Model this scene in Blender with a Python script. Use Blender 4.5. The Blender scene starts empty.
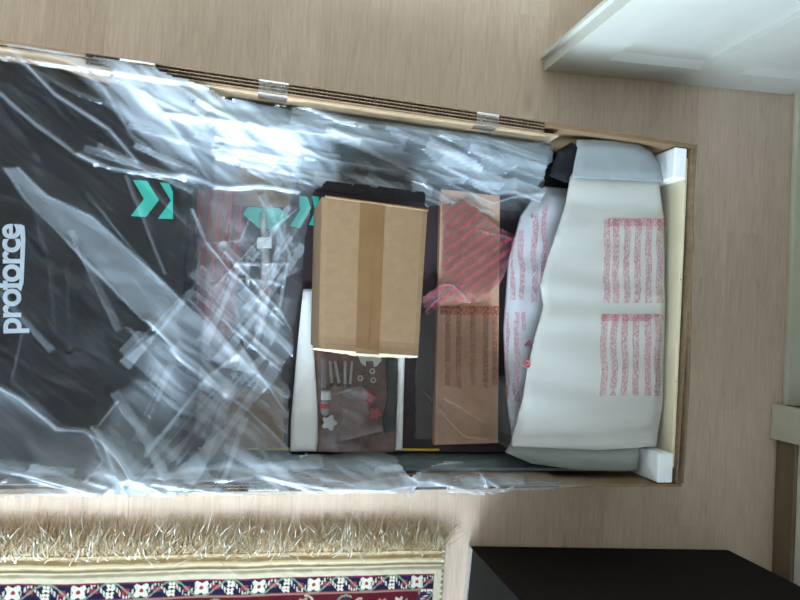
import bpy, bmesh, math, random
import numpy as np
from mathutils import Matrix, Vector

random.seed(7); rng = np.random.default_rng(11)
SC = bpy.context.scene
COL = SC.collection

# ------------------------------------------------------------------ camera
F = 600.0; H = 1.55
_v = np.array([2421., 162., F]); _v /= np.linalg.norm(_v)
_d = np.array([-149.4, 10., F]); _d -= _v * (_d @ _v); _d /= np.linalg.norm(_d)
_R = np.stack([_v, np.cross(-_d, _v), -_d])          # camera axes (x right, y down, z forward) in world
cam = bpy.data.cameras.new('camera'); cam.sensor_width = 36.0; cam.lens = F / 800 * 36; cam.clip_start = 0.02
camo = bpy.data.objects.new('camera', cam); COL.objects.link(camo)
M4 = Matrix.Identity(4)
for i in range(3):
    M4[i][0] = _R[i, 0]; M4[i][1] = -_R[i, 1]; M4[i][2] = -_R[i, 2]
M4[2][3] = H
camo.matrix_world = M4
SC.camera = camo

# ------------------------------------------------------------------ light
w = bpy.data.worlds.new('sky'); SC.world = w; w.use_nodes = True
bg = w.node_tree.nodes['Background']; bg.inputs[0].default_value = (0.72, 0.86, 1.0, 1); bg.inputs[1].default_value = 2.5
WIN = dict(x0=-1.35, x1=0.62, z0=0.05, z1=2.25, y=-1.32)
al = bpy.data.lights.new('window_daylight', 'AREA'); al.shape = 'RECTANGLE'
al.size = 4.2; al.size_y = 2.8                      # the sky outside the window, shining in and down
al.energy = 760; al.color = (0.66, 0.83, 1.0)
alo = bpy.data.objects.new('window_daylight', al); COL.objects.link(alo)
alo.location = (-0.55, WIN['y'] - 1.5, 2.35)
alo.rotation_euler = (math.radians(62), 0, 0)
vs = SC.view_settings
vs.view_transform = 'Standard'; vs.look = 'None'; vs.exposure = 0.8; vs.gamma = 1.0; vs.use_curve_mapping = False
SC.cycles.use_denoising = True
SC.cycles.transparent_max_bounces = 24
SC.cycles.max_bounces = 10
SC.cycles.diffuse_bounces = 4
SC.cycles.sample_clamp_indirect = 6.0

# ------------------------------------------------------------------ helpers
def pw(px, py, z=0.0):
    d = _R @ np.array([px - 400., py - 300., F]); t = (z - H) / d[2]
    return Vector((d[0] * t, d[1] * t, z))
def to_px(x, y, z):
    c = np.stack([x, y, z - H], -1) @ _R
    return 400 + F * c[..., 0] / c[..., 2], 300 + F * c[..., 1] / c[..., 2]

def root_of(o):
    while o.parent: o = o.parent
    return o
def tag(o, label=None, cat=None, group=None, kind=None):
    if label: o['label'] = label
    if cat: o['category'] = cat
    if group: o['group'] = group
    if kind: o['kind'] = kind
    return o
def thing(name, loc, label, cat, group=None, kind=None):
    o = bpy.data.objects.new(name, None); o.empty_display_size = 0.05
    COL.objects.link(o); o.location = loc
    return tag(o, label, cat, group, kind)
def mesh_obj(name, verts, faces, mat, parent=None, smooth=False, attrs=None, bevel=0, seg=2, solid=0):
    verts = np.asarray(verts, float).reshape(-1, 3)
    if parent is not None:
        off = np.array(root_of(parent).location)
    else:
        off = np.array([(verts[:, 0].min() + verts[:, 0].max()) / 2, (verts[:, 1].min() + verts[:, 1].max()) / 2, verts[:, 2].min()])
    me = bpy.data.meshes.new(name)
    fl = faces.tolist() if hasattr(faces, 'tolist') else faces
    me.from_pydata((verts - off).tolist(), [], fl)
    if attrs:
        for k, a in attrs.items():
            a = np.asarray(a, np.float32)
            if a.ndim == 1:
                at = me.attributes.new(k, 'FLOAT', 'POINT'); at.data.foreach_set('value', a)
            else:
                at = me.attributes.new(k, 'FLOAT_COLOR', 'POINT')
                at.data.foreach_set('color', np.concatenate([a, np.ones((len(a), 1))], 1).astype(np.float32).ravel())
    me.update()
    if smooth: me.polygons.foreach_set('use_smooth', [True] * len(me.polygons))
    if mat is not None: me.materials.append(mat)
    o = bpy.data.objects.new(name, me); COL.objects.link(o)
    if parent is not None: o.parent = parent
    else: o.location = off
    if solid:
        s = o.modifiers.new('s', 'SOLIDIFY'); s.thickness = solid; s.offset = 0
    if bevel:
        b = o.modifiers.new('b', 'BEVEL'); b.width = bevel; b.segments = seg; b.limit_method = 'ANGLE'; b.angle_limit = math.radians(40)
    return o
class MB:
    """collects shapes for ONE mesh object"""
    def __init__(s): s.v = []; s.f = []
    def add(s, v, f):
        n = len(s.v); s.v += [tuple(p) for p in v]; s.f += [tuple(i + n for i in q) for q in f]; return s
    def box(s, x0, x1, y0, y1, z0, z1):
        return s.hexa([(x0, y0), (x1, y0), (x1, y1), (x0, y1)], z0, z1)
    def hexa(s, poly, z0, z1):
        n = len(poly); sa = sum(poly[i][0] * poly[(i + 1) % n][1] - poly[(i + 1) % n][0] * poly[i][1] for i in range(n))
        if sa < 0: poly = poly[::-1]
        z0s = z0 if hasattr(z0, '__len__') else [z0] * n
        z1s = z1 if hasattr(z1, '__len__') else [z1] * n
        v = [(p[0], p[1], z0s[i]) for i, p in enumerate(poly)] + [(p[0], p[1], z1s[i]) for i, p in enumerate(poly)]
        f = [tuple(range(n))[::-1], tuple(range(n, 2 * n))] + [(i, (i + 1) % n, n + (i + 1) % n, n + i) for i in range(n)]
        return s.add(v, f)
    def tube(s, pts, rads, n=8, cap=True):
        pts = [Vector(p) for p in pts]; v = []; f = []
        if not hasattr(rads, '__len__'): rads = [rads] * len(pts)
        for i, p in enumerate(pts):
            t = (pts[min(i + 1, len(pts) - 1)] - pts[max(i - 1, 0)]).normalized()
            a = t.orthogonal().normalized() if i == 0 else (a - t * a.dot(t)).normalized()
            b = t.cross(a)
            for k in range(n):
                q = 2 * math.pi * k / n
                v.append(p + (a * math.cos(q) + b * math.sin(q)) * rads[i])
        for i in range(len(pts) - 1):
            for k in range(n):
                f.append((i * n + k, i * n + (k + 1) % n, (i + 1) * n + (k + 1) % n, (i + 1) * n + k))
        if cap:
            f.append(tuple(range(n))[::-1]); f.append(tuple((len(pts) - 1) * n + k for k in range(n)))
        return s.add(v, f)
    def build(s, name, mat, parent=None, **k): return mesh_obj(name, s.v, s.f, mat, parent, **k)
def pxpoly(pts, z): return [tuple(pw(a, b, z)[:2]) for a, b in pts]
def slab(name, pts, z0, z1, mat, parent=None, **k):
    return MB().hexa(pxpoly(pts, z1), z0, z1).build(name, mat, parent, **k)

# numpy gradient noise
_perm = rng.permutation(256); _perm = np.concatenate([_perm, _perm])
_ga = rng.uniform(0, 2 * np.pi, 256); _gx, _gy = np.cos(_ga), np.sin(_ga)
def noise(x, y):
    xi = np.floor(x).astype(int); yi = np.floor(y).astype(int); xf = x - xi; yf = y - yi
    def g(ix, iy, dx, dy):
        h = _perm[(_perm[ix & 255] + iy) & 255]; return _gx[h] * dx + _gy[h] * dy
    u = xf ** 3 * (xf * (xf * 6 - 15) + 10); v = yf ** 3 * (yf * (yf * 6 - 15) + 10)
    a = g(xi, yi, xf, yf); b = g(xi + 1, yi, xf - 1, yf); c = g(xi, yi + 1, xf, yf - 1); d = g(xi + 1, yi + 1, xf - 1, yf - 1)
    return (a + u * (b - a)) * (1 - v) + (c + u * (d - c)) * v
def facet(x, y, seed=0):
    """piecewise planar noise: random heights on a lattice, each cell split into two flat triangles"""
    xi = np.floor(x).astype(int); yi = np.floor(y).astype(int); xf = x - xi; yf = y - yi
    def g(ix, iy): return _ga[_perm[(_perm[(ix + seed) & 255] + iy) & 255]] / np.pi - 1
    a, b, c, d = g(xi, yi), g(xi + 1, yi), g(xi + 1, yi + 1), g(xi, yi + 1)
    return np.where(xf > yf, a + (b - a) * xf + (c - b) * yf, a + (d - a) * yf + (c - d) * xf)
def sstep(a, b, x):
    t = np.clip((x - a) / (b - a), 0, 1); return t * t * (3 - 2 * t)
def seg_dist(x, y, pts):
    d = np.full(np.shape(x), 1e9)
    for (ax, ay), (bx, by) in zip(pts[:-1], pts[1:]):
        L = (bx - ax) ** 2 + (by - ay) ** 2 + 1e-12
        t = np.clip(((x - ax) * (bx - ax) + (y - ay) * (by - ay)) / L, 0, 1)
        d = np.minimum(d, np.hypot(x - ax - t * (bx - ax), y - ay - t * (by - ay)))
    return d
def inside(x, y, poly):
    r = np.zeros(np.shape(x), bool); n = len(poly); j = n - 1
    for i in range(n):
        xi, yi = poly[i]; xj, yj = poly[j]
        c = ((yi > y) != (yj > y)) & (x < (xj - xi) * (y - yi) / (yj - yi + 1e-12) + xi)
        r ^= c; j = i
    return r
def sdist(x, y, poly):
    d = seg_dist(x, y, list(poly) + [poly[0]]); return np.where(inside(x, y, poly), d, -d)

# ------------------------------------------------------------------ materials
class NT:
    def __init__(s, name):
        s.m = bpy.data.materials.new(name); s.m.use_nodes = True; s.t = s.m.node_tree; s.n = s.t.nodes
        s.b = s.n['Principled BSDF']; s.out = s.n['Material Output']
    def new(s, typ, **k):
        n = s.n.new(typ)
        for a, b in k.items(): setattr(n, a, b)
        return n
    def link(s, a, b): s.t.links.new(a, b)
    def coord(s, kind='Object', scale=(1, 1, 1), rot=(0, 0, 0)):
        tc = s.new('ShaderNodeTexCoord'); mp = s.new('ShaderNodeMapping')
        mp.inputs['Scale'].default_value = scale; mp.inputs['Rotation'].default_value = rot
        s.link(tc.outputs[kind], mp.inputs['Vector']); return mp.outputs['Vector']
    def noise(s, vec, scale, detail=4, rough=0.55, dist=0.0):
        n = s.new('ShaderNodeTexNoise'); n.inputs['Scale'].default_value = scale; n.inputs['Detail'].default_value = detail
        n.inputs['Roughness'].default_value = rough; n.inputs['Distortion'].default_value = dist
        if vec is not None: s.link(vec, n.inputs['Vector'])
        return n.outputs['Fac']
    def ramp(s, fac, stops):
        r = s.new('ShaderNodeValToRGB'); e = r.color_ramp.elements
        while len(e) < len(stops): e.new(0.5)
        for el, (p, c) in zip(e, stops): el.position = p; el.color = (*c, 1) if len(c) == 3 else c
        s.link(fac, r.inputs[0]); return r.outputs[0]
    def math(s, op, a, b=None, clamp=False):
        n = s.new('ShaderNodeMath', operation=op, use_clamp=clamp)
        for i, q in enumerate((a, b)):
            if q is None: continue
            if isinstance(q, (int, float)): n.inputs[i].default_value = q
            else: s.link(q, n.inputs[i])
        return n.outputs[0]
    def mixc(s, fac, a, b, mode='MIX'):
        n = s.new('ShaderNodeMix', data_type='RGBA', blend_type=mode)
        for i, q in ((0, fac), (6, a), (7, b)):
            if isinstance(q, (int, float)): n.inputs[i].default_value = q
            elif isinstance(q, tuple): n.inputs[i].default_value = (*q, 1)
            else: s.link(q, n.inputs[i])
        return n.outputs[2]
    def bump(s, h, strength, dist=0.001):
        b = s.new('ShaderNodeBump'); b.inputs['Strength'].default_value = strength; b.inputs['Distance'].default_value = dist
        s.link(h, b.inputs['Height']); s.link(b.outputs[0], s.b.inputs['Normal']); return b.outputs[0]
    def fin(s, rough=0.5, metal=0.0, spec=0.5):
        s.b.inputs['Roughness'].default_value = rough; s.b.inputs['Metallic'].default_value = metal
        s.b.inputs['Specular IOR Level'].default_value = spec; return s.m
def simple(name, c, rough=0.6, var=0.12, scale=30, metal=0, spec=0.5, bump=0.15, stretch=(1, 1, 1)):
    t = NT(name); v = t.coord(scale=stretch); n = t.noise(v, scale)
    lo = tuple(x * (1 - var) for x in c); hi = tuple(min(1, x * (1 + var)) for x in c)
    t.link(t.ramp(n, [(0.3, lo), (0.7, hi)]), t.b.inputs['Base Color'])
    if bump: t.bump(n, bump, 0.0008)
    return t.fin(rough, metal, spec)

def m_floor():
    t = NT('oak_laminate')
    oi = t.new('ShaderNodeObjectInfo')
    tc = t.new('ShaderNodeTexCoord'); ad = t.new('ShaderNodeVectorMath', operation='ADD')
    sc = t.new('ShaderNodeVectorMath', operation='SCALE'); sc.inputs[0].default_value = (37, 91, 13); t.link(oi.outputs['Random'], sc.inputs['Scale'])
    t.link(tc.outputs['Object'], ad.inputs[0]); t.link(sc.outputs[0], ad.inputs[1])
    mp = t.new('ShaderNodeMapping'); mp.inputs['Scale'].default_value = (1, 0.06, 1); t.link(ad.outputs[0], mp.inputs['Vector'])
    fine = t.noise(mp.outputs[0], 160, 5, 0.65)
    mp2 = t.new('ShaderNodeMapping'); mp2.inputs['Scale'].default_value = (1, 0.13, 1); t.link(ad.outputs[0], mp2.inputs['Vector'])
    med = t.noise(mp2.outputs[0], 17, 3, 0.55, 1.1)
    rings = t.math('FRACT', t.math('MULTIPLY', med, 4.5))
    rings = t.math('ABSOLUTE', t.math('SUBTRACT', rings, 0.5))
    kn = t.new('ShaderNodeTexVoronoi'); kn.inputs['Scale'].default_value = 5.0
    mp3 = t.new('ShaderNodeMapping'); mp3.inputs['Scale'].default_value = (1, 0.55, 1); t.link(ad.outputs[0], mp3.inputs['Vector']); t.link(mp3.outputs[0], kn.inputs['Vector'])
    knot = t.ramp(kn.outputs['Distance'], [(0.0, (1, 1, 1)), (0.11, (0, 0, 0))])
    c = t.ramp(fine, [(0.25, (0.54, 0.40, 0.30)), (0.75, (0.70, 0.55, 0.44))])
    ln = t.math('POWER', t.math('SUBTRACT', 1.0, t.math('MULTIPLY', rings, 2.0)), 4.0)
    c = t.mixc(t.math('MULTIPLY', ln, 0.27), c, (0.40, 0.275, 0.18))
    c = t.mixc(t.math('MULTIPLY', knot, 0.55), c, (0.34, 0.22, 0.14))
    tone = t.ramp(oi.outputs['Random'], [(0, (0.93, 0.92, 0.91)), (1, (1.05, 1.05, 1.06))])
    c = t.mixc(1.0, c, tone, 'MULTIPLY')
    t.link(c, t.b.inputs['Base Color']); t.bump(fine, 0.06, 0.0006)
    return t.fin(0.45, 0, 0.5)
def m_card(name, c, rough=0.75, lines=True):
    t = NT(name); v = t.coord(); n = t.noise(v, 60, 5); n2 = t.noise(v, 6, 2)
    cc = t.ramp(n, [(0.3, tuple(x * 0.92 for x in c)), (0.7, tuple(x * 1.06 for x in c))])
    cc = t.mixc(t.math('MULTIPLY', n2, 0.25), cc, tuple(x * 0.82 for x in c))
    t.link(cc, t.b.inputs['Base Color'])
    if lines:
        wv = t.new('ShaderNodeTexWave', bands_direction='Y'); wv.inputs['Scale'].default_value = 42; wv.inputs['Distortion'].default_value = 0.3
        t.link(v, wv.inputs['Vector']); t.bump(wv.outputs['Fac'], 0.035, 0.0008)
    return t.fin(rough, 0, 0.25)
def film_mat(name, haze_col=(0.78, 0.84, 0.9), tint=(0.96, 0.97, 0.98), gl=1.7, rough=0.1, base=0.03, printed=None, bump=0.35, bscale=55):
    """thin clear polythene: see-through, mirror gloss, milky where layers bunch up (attribute 'haze')"""
    t = NT(name); t.n.remove(t.b)
    v = t.coord(); nz = t.noise(v, bscale, 4, 0.6, 0.6)
    bp = t.new('ShaderNodeBump'); bp.inputs['Strength'].default_value = bump; bp.inputs['Distance'].default_value = 0.004
    t.link(nz, bp.inputs['Height'])
    tr = t.new('ShaderNodeBsdfTransparent'); tr.inputs[0].default_value = (*tint, 1)
    df = t.new('ShaderNodeBsdfDiffuse'); df.inputs[0].default_value = (*haze_col, 1)
    tl = t.new('ShaderNodeBsdfTranslucent'); tl.inputs[0].default_value = (*haze_col, 1)
    hz = t.new('ShaderNodeMixShader'); hz.inputs[0].default_value = 0.45; t.link(df.outputs[0], hz.inputs[1]); t.link(tl.outputs[0], hz.inputs[2])
    g = t.new('ShaderNodeBsdfGlossy'); g.inputs['Roughness'].default_value = rough; g.inputs[0].default_value = (1, 1, 1, 1)
    for s_ in (df, g): t.link(bp.outputs[0], s_.inputs['Normal'])
    at = t.new('ShaderNodeAttribute', attribute_name='haze')
    hf = t.math('ADD', at.outputs['Fac'], base, True)
    m1 = t.new('ShaderNodeMixShader'); t.link(hf, m1.inputs[0]); t.link(tr.outputs[0], m1.inputs[1]); t.link(hz.outputs[0], m1.inputs[2])
    last = m1
    if printed:
        col, ang, sc_ = printed
        pv = t.coord(rot=(0, 0, ang), scale=(sc_, sc_ * 0.18, sc_))
        a = t.noise(pv, 1.0, 2, 0.5); pv2 = t.coord(rot=(0, 0, ang), scale=(sc_ * 0.28, sc_ * 0.04, sc_)); b2 = t.noise(pv2, 1.0, 1, 0.5)
        wv = t.new('ShaderNodeTexWave', bands_direction='X'); wv.inputs['Scale'].default_value = sc_ * 0.085; wv.inputs['Distortion'].default_value = 1.0; t.link(t.coord(rot=(0, 0, ang)), wv.inputs['Vector']); b2 = wv.outputs['Fac']
        k = t.math('MULTIPLY', t.ramp(a, [(0.36, (.35, .35, .35)), (0.56, (1, 1, 1))]), t.ramp(b2, [(0.42, (0, 0, 0)), (0.58, (1, 1, 1))]))
        k = t.math('ADD', t.math('MULTIPLY', k, 0.34), 0.03)
        rd = t.new('ShaderNodeBsdfDiffuse'); rd.inputs[0].default_value = (*col, 1)
        m3 = t.new('ShaderNodeMixShader'); t.link(k, m3.inputs[0]); t.link(m1.outputs[0], m3.inputs[1]); t.link(rd.outputs[0], m3.inputs[2]); last = m3
    fr = t.new('ShaderNodeFresnel'); fr.inputs['IOR'].default_value = 1.5; t.link(bp.outputs[0], fr.inputs['Normal'])
    ff = t.math('MULTIPLY', fr.outputs[0], gl, True)
    m2 = t.new('ShaderNodeMixShader'); t.link(ff, m2.inputs[0]); t.link(last.outputs[0], m2.inputs[1]); t.link(g.outputs[0], m2.inputs[2])
    t.link(m2.outputs[0], t.out.inputs['Surface']); return t.m
def m_print(name, col, along=(1, 0.12), scale=420, cover=0.5):
    """red ink lettering lines too small to read: broken dashes in rows"""
    t = NT(name); t.n.remove(t.b)
    v = t.coord(scale=(along[0], along[1], 1)); n = t.noise(v, scale, 2, 0.5)
    v2 = t.coord(); n2 = t.noise(v2, 700, 1, 0.5)
    k = t.math('MULTIPLY', t.ramp(n, [(0.40, (0, 0, 0)), (0.54, (1, 1, 1))]), t.ramp(n2, [(0.33, (0.25, 0.25, 0.25)), (0.5, (1, 1, 1))]))
    k = t.math('MULTIPLY', k, cover)
    tr = t.new('ShaderNodeBsdfTransparent'); rd = t.new('ShaderNodeBsdfDiffuse'); rd.inputs[0].default_value = (*col, 1)
    m = t.new('ShaderNodeMixShader'); t.link(k, m.inputs[0]); t.link(tr.outputs[0], m.inputs[1]); t.link(rd.outputs[0], m.inputs[2])
    t.link(m.outputs[0], t.out.inputs['Surface']); return t.m
def m_attr(name, rough=0.95, bumpscale=900):
    t = NT(name); a = t.new('ShaderNodeAttribute', attribute_name='tint')
    v = t.coord(); n = t.noise(v, bumpscale, 2)
    c = t.mixc(0.35, a.outputs['Color'], t.ramp(n, [(0.3, (0.55, 0.55, 0.55)), (0.7, (1, 1, 1))]), 'MULTIPLY')
    t.link(c, t.b.inputs['Base Color']); t.bump(n, 0.5, 0.001); return t.fin(rough, 0, 0.1)
def m_glass():
    t = NT('window_glass'); t.n.remove(t.b)
    v = t.coord(); n = t.noise(v, 2, 1)
    tr = t.new('ShaderNodeBsdfTransparent'); tr.inputs[0].default_value = (0.97, 0.99, 0.98, 1)
    g = t.new('ShaderNodeBsdfGlossy'); g.inputs['Roughness'].default_value = 0.02
    fr = t.new('ShaderNodeFresnel'); m = t.new('ShaderNodeMixShader')
    t.link(t.math('ADD', fr.outputs[0], t.math('MULTIPLY', n, 0.01)), m.inputs[0]); t.link(tr.outputs[0], m.inputs[1]); t.link(g.outputs[0], m.inputs[2])
    t.link(m.outputs[0], t.out.inputs['Surface']); return t.m

MT = dict(
    floor=m_floor(),
    sub=simple('subfloor', (0.16, 0.12, 0.085), 0.8),
    wall=simple('painted_plaster', (0.84, 0.79, 0.71), 0.9, 0.05, 180, bump=0.5),
    ceil=simple('white_ceiling', (0.88, 0.85, 0.80), 0.9, 0.03, 40),
    door=simple('white_gloss_paint', (0.52, 0.51, 0.46), 0.22, 0.02, 12, bump=0.03),
    trim=simple('cream_paint', (0.60, 0.57, 0.45), 0.45, 0.04, 25),
    skirt=simple('brown_skirting', (0.20, 0.135, 0.085), 0.5, 0.2, 20, stretch=(1, .1, 1)),
    kraft=m_card('kraft_board', (0.21, 0.132, 0.073)),
    kraft_in=m_card('kraft_inner', (0.43, 0.295, 0.185), lines=False),
    kraft_small=m_card('kraft_small_box', (0.235, 0.142, 0.078)),
    kraft_pad=m_card('kraft_pad', (0.58, 0.35, 0.235)),
    flute=simple('corrugated_fluting', (0.13, 0.08, 0.046), 0.85, 0.25, 60),
    liner=simple('corrugated_liner', (0.21, 0.135, 0.078), 0.8, 0.2, 50),
    packtape=simple('brown_packing_tape', (0.155, 0.078, 0.028), 0.5, 0.1, 25, spec=0.5, bump=0.1),
    white_edge=simple('torn_paper_edge', (0.50, 0.42, 0.29), 0.8, 0.1, 60),
    ply=simple('pale_pine_board', (0.64, 0.55, 0.38), 0.6, 0.12, 14, stretch=(6, .25, 1)),
    staple=simple('dark_nail_mark', (0.06, 0.04, 0.03), 0.5),
    eps=simple('white_polystyrene', (0.86, 0.88, 0.90), 0.75, 0.03, 220, bump=0.25),
    black=simple('black_plastic', (0.013, 0.014, 0.017), 0.55, 0.2, 350, bump=0.02, spec=0.1),
    deck=simple('black_deck', (0.032, 0.028, 0.032), 0.5, 0.25, 50),
    rail=simple('grey_foot_rail', (0.10, 0.125, 0.135), 0.42, 0.15, 120),
    belt=simple('running_belt', (0.035, 0.022, 0.028), 0.7, 0.3, 260),
    teal=simple('teal_print', (0.02, 0.56, 0.44), 0.5, 0.06, 20, bump=0),
    silver=simple('silver_print', (0.62, 0.67, 0.74), 0.45, 0.05, 20, bump=0),
    yellow=simple('yellow_line', (0.62, 0.40, 0.03), 0.5, 0.1, 20, bump=0),
    foam=simple('white_foam_sheet', (0.46, 0.45, 0.42), 0.7, 0.04, 14, bump=0.25, stretch=(0.5, 2.2, 1)),
    foam_blue=simple('white_foam_pouch', (0.42, 0.42, 0.45), 0.6, 0.05, 14, bump=0.3, stretch=(0.6, 2.5, 1)),
    foam_thin=simple('white_foam_wrap', (0.88, 0.88, 0.87), 0.7, 0.04, 40, bump=0.4),
    steel=simple('zinc_steel', (0.6, 0.58, 0.56), 0.35, 0.1, 80, metal=0.4),
    dsteel=simple('dark_steel', (0.10, 0.08, 0.07), 0.35, 0.2, 80, metal=0.8),
    red=simple('red_plastic', (0.52, 0.025, 0.03), 0.4, 0.1, 30),
    white=simple('white_plastic', (0.80, 0.79, 0.78), 0.4, 0.04, 30),
    brownboard=simple('brown_hardboard', (0.17, 0.068, 0.048), 0.6, 0.5, 45),
    clear=film_mat('clear_bag', gl=1.0, base=0.02, rough=0.08),
    film=film_mat('polythene_film', haze_col=(0.78, 0.85, 0.95), gl=0.7, base=0.0, bump=0.2),
    tape=film_mat('clear_tape', haze_col=(0.50, 0.45, 0.38), gl=0.7, base=0.14, rough=0.2, bump=0.15),
    film_r=film_mat('polythene_bag_over_foam', gl=1.0, base=0.0, rough=0.12, bump=0.15),
    pink=film_mat('red_printed_film', haze_col=(0.80, 0.52, 0.58), gl=1.0, base=0.10, printed=((0.62, 0.05, 0.10), 0.9, 160)),
    pink_v=film_mat('red_printed_film_upright', haze_col=(0.72, 0.36, 0.38), gl=1.0, base=0.26, printed=((0.60, 0.06, 0.08), 0.05, 160)),
    ink=m_print('red_ink', (0.62, 0.14, 0.20), along=(1, 0.35), cover=0.5),
    ink_k=m_print('red_ink_on_kraft', (0.50, 0.05, 0.04), along=(1, .3), cover=0.3),
    inkh=m_print('red_ink_heading', (0.62, 0.10, 0.17), along=(1, 0.5), scale=300, cover=0.5),
    inksolid=simple('red_ink_symbol', (0.62, 0.09, 0.14), 0.6, bump=0),
    rug=m_attr('woven_rug'), fringe=m_attr('cotton_fringe', 0.9, 400),
    blackf=simple('black_lacquer', (0.012, 0.010, 0.009), 0.7, 0.2, 90, bump=0.1, spec=0.08),
    blackside=simple('black_gloss_side', (0.012, 0.012, 0.013), 0.55, 0.2, 60, bump=0.02, spec=0.1),
    chrome=simple('bright_metal_edge', (0.75, 0.78, 0.82), 0.25, 0.05, 30, metal=1.0, bump=0.02),
    glass=m_glass(), wframe=simple('white_window_frame', (0.8, 0.8, 0.8), 0.4, 0.03, 20),
)

# ------------------------------------------------------------------ the room
XL, XR, YF, YB, ZC, XH = -2.3, 1.640, -1.32, 2.1, 2.6, 2.7
def st(o): o['kind'] = 'structure'; return o
fl = st(MB().box(XL, XH, YF, YB, -0.06, -0.0105).build('floor', MT['sub']))
PW = 0.128
def plank(L):
    b = MB().box(-PW / 2 + 0.00015, PW / 2 - 0.00015, -L / 2 + 0.00015, L / 2 - 0.00015, -0.010, 0.0)
    me = bpy.data.meshes.new('plank'); me.from_pydata(b.v, [], b.f); me.materials.append(MT['floor']); return me
pl_full = {L: plank(L) for L in (1.10, 0.75, 0.55)}
col_i = 0; x = XL + PW / 2
while x < XH:
    y = YF + 0.0; seq = random.choice([(1.10, 1.10, 1.10, 0.55), (0.55, 1.10, 1.10, 1.10), (0.75, 1.10, 1.10, 0.75), (1.10, .55, 1.10, 1.10), (.75, .75, 1.10, 1.10)])
    for L in seq:
        o = bpy.data.objects.new('plank', pl_full[L]); COL.objects.link(o); o.parent = fl
        o.location = (x - fl.location.x, y + L / 2 - fl.location.y, -fl.location.z); y += L
    x += PW
st(MB().box(XL, XH, YF, YB, ZC, ZC + 0.1).build('ceiling', MT['ceil']))
st(MB().box(XL - 0.1, XL, YF, YB, -0.06, ZC).build('wall_left', MT['wall']))
st(MB().box(XL, XH, YB, YB + 0.1, -0.06, ZC).build('wall_back', MT['wall']))
st(MB().box(XH, XH + 0.1, YF, YB, -0.06, ZC).build('wall_hall', MT['wall']))
DY0, DY1 = -0.20, 0.85        # doorway in the right wall
st(MB().box(XR, XR + 0.12, YF, DY0, 0, ZC).box(XR, XR + 0.12, DY1, YB, 0, ZC).box(XR, XR + 0.12, DY0, DY1, 2.08, ZC).build('wall_right', MT['wall']))
b = MB(); W = WIN
b.box(XL, W['x0'], YF - 0.2, YF, -0.06, ZC).box(W['x1'], XH, YF - 0.2, YF, -0.06, ZC).box(W['x0'], W['x1'], YF - 0.2, YF, -0.06, W['z0']).box(W['x0'], W['x1'], YF - 0.2, YF, W['z1'], ZC)
st(b.build('wall_front', MT['wall']))
wn = st(thing('window_1', ((W['x0'] + W['x1']) / 2, YF - 0.07, W['z0']), 'tall white framed window lighting the room', 'window'))
for a, c in (((W['x0'], W['x0'] + 0.05), (W['z0'], W['z1'])), ((W['x1'] - 0.05, W['x1']), (W['z0'], W['z1'])), (((W['x0'] + W['x1']) / 2 - 0.04, (W['x0'] + W['x1']) / 2 + 0.04), (W['z0'] + 0.05, W['z1'] - 0.05)),
             ((W['x0'] + 0.05, W['x1'] - 0.05), (W['z0'], W['z0'] + 0.05)), ((W['x0'] + 0.05, W['x1'] - 0.05), (W['z1'] - 0.05, W['z1']))):
    MB().box(a[0], a[1], YF - 0.10, YF - 0.04, c[0], c[1]).build('frame', MT['wframe'], wn, bevel=0.004)
for a, c in ((W['x0'] + 0.05, (W['x0'] + W['x1']) / 2 - 0.04), ((W['x0'] + W['x1']) / 2 + 0.04, W['x1'] - 0.05)):
    MB().box(a, c, YF - 0.072, YF - 0.068, W['z0'] + 0.05, W['z1'] - 0.05).build('pane', MT['glass'], wn)
# door casing and skirting on the right wall
cs = MB().box(XR - 0.022, XR + 0.12, DY0 - 0.075, DY0, 0, 2.1).build('trim_1', MT['trim'], bevel=0.004); st(cs)
pb = MB().box(XR - 0.040, XR - 0.0225, DY0 - 0.105, DY0 + 0.004, 0, 0.16).build('plinth_block', MT['trim'], cs, bevel=0.004)
st(MB().box(XR - 0.022, XR + 0.12, DY1, DY1 + 0.075, 0, 2.1).build('trim_2', MT['trim'], bevel=0.004))
st(MB().box(XR + 0.0, XR + 0.12, DY0, DY1, 0.0005, 0.018).build('trim_3', MT['trim'], bevel=0.004))
st(MB().box(XR - 0.016, XR - 0.0005, YF, DY0 - 0.106, 0.0, 0.07).build('baseboard_right', MT['skirt'], bevel=0.006))

# open door, hinged on the far jamb
dA = pw(543, 72, 0); dB = pw(800, 97, 0); dv = (dB - dA).normalized(); dn = Vector((-dv.y, dv.x, 0))   # dn points to the back of the leaf
DL = 0.855
dr = st(thing('door_1', dA, 'open white gloss-painted door leaf with recessed panels', 'door'))
def dpt(s_, t_, z): p = dA + dv * s_ + dn * t_; return (p.x, p.y, z)
def dbox(mb, s0, s1, t0, t1, z0, z1):
    mb.add([dpt(s0, t0, z0), dpt(s1, t0, z0), dpt(s1, t1, z0), dpt(s0, t1, z0), dpt(s0, t0, z1), dpt(s1, t0, z1), dpt(s1, t1, z1), dpt(s0, t1, z1)],
           [(3, 2, 1, 0), (4, 5, 6, 7), (0, 1, 5, 4), (1, 2, 6, 5), (2, 3, 7, 6), (3, 0, 4, 7)]); return mb
Z0, Z1 = 0.008, 2.02
panels = [(0.135, 0.43, 0.115, 0.92), (0.56, 0.80, 0.115, 0.92), (0.135, 0.43, 1.05, 1.9), (0.56, 0.80, 1.05, 1.9)]
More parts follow.
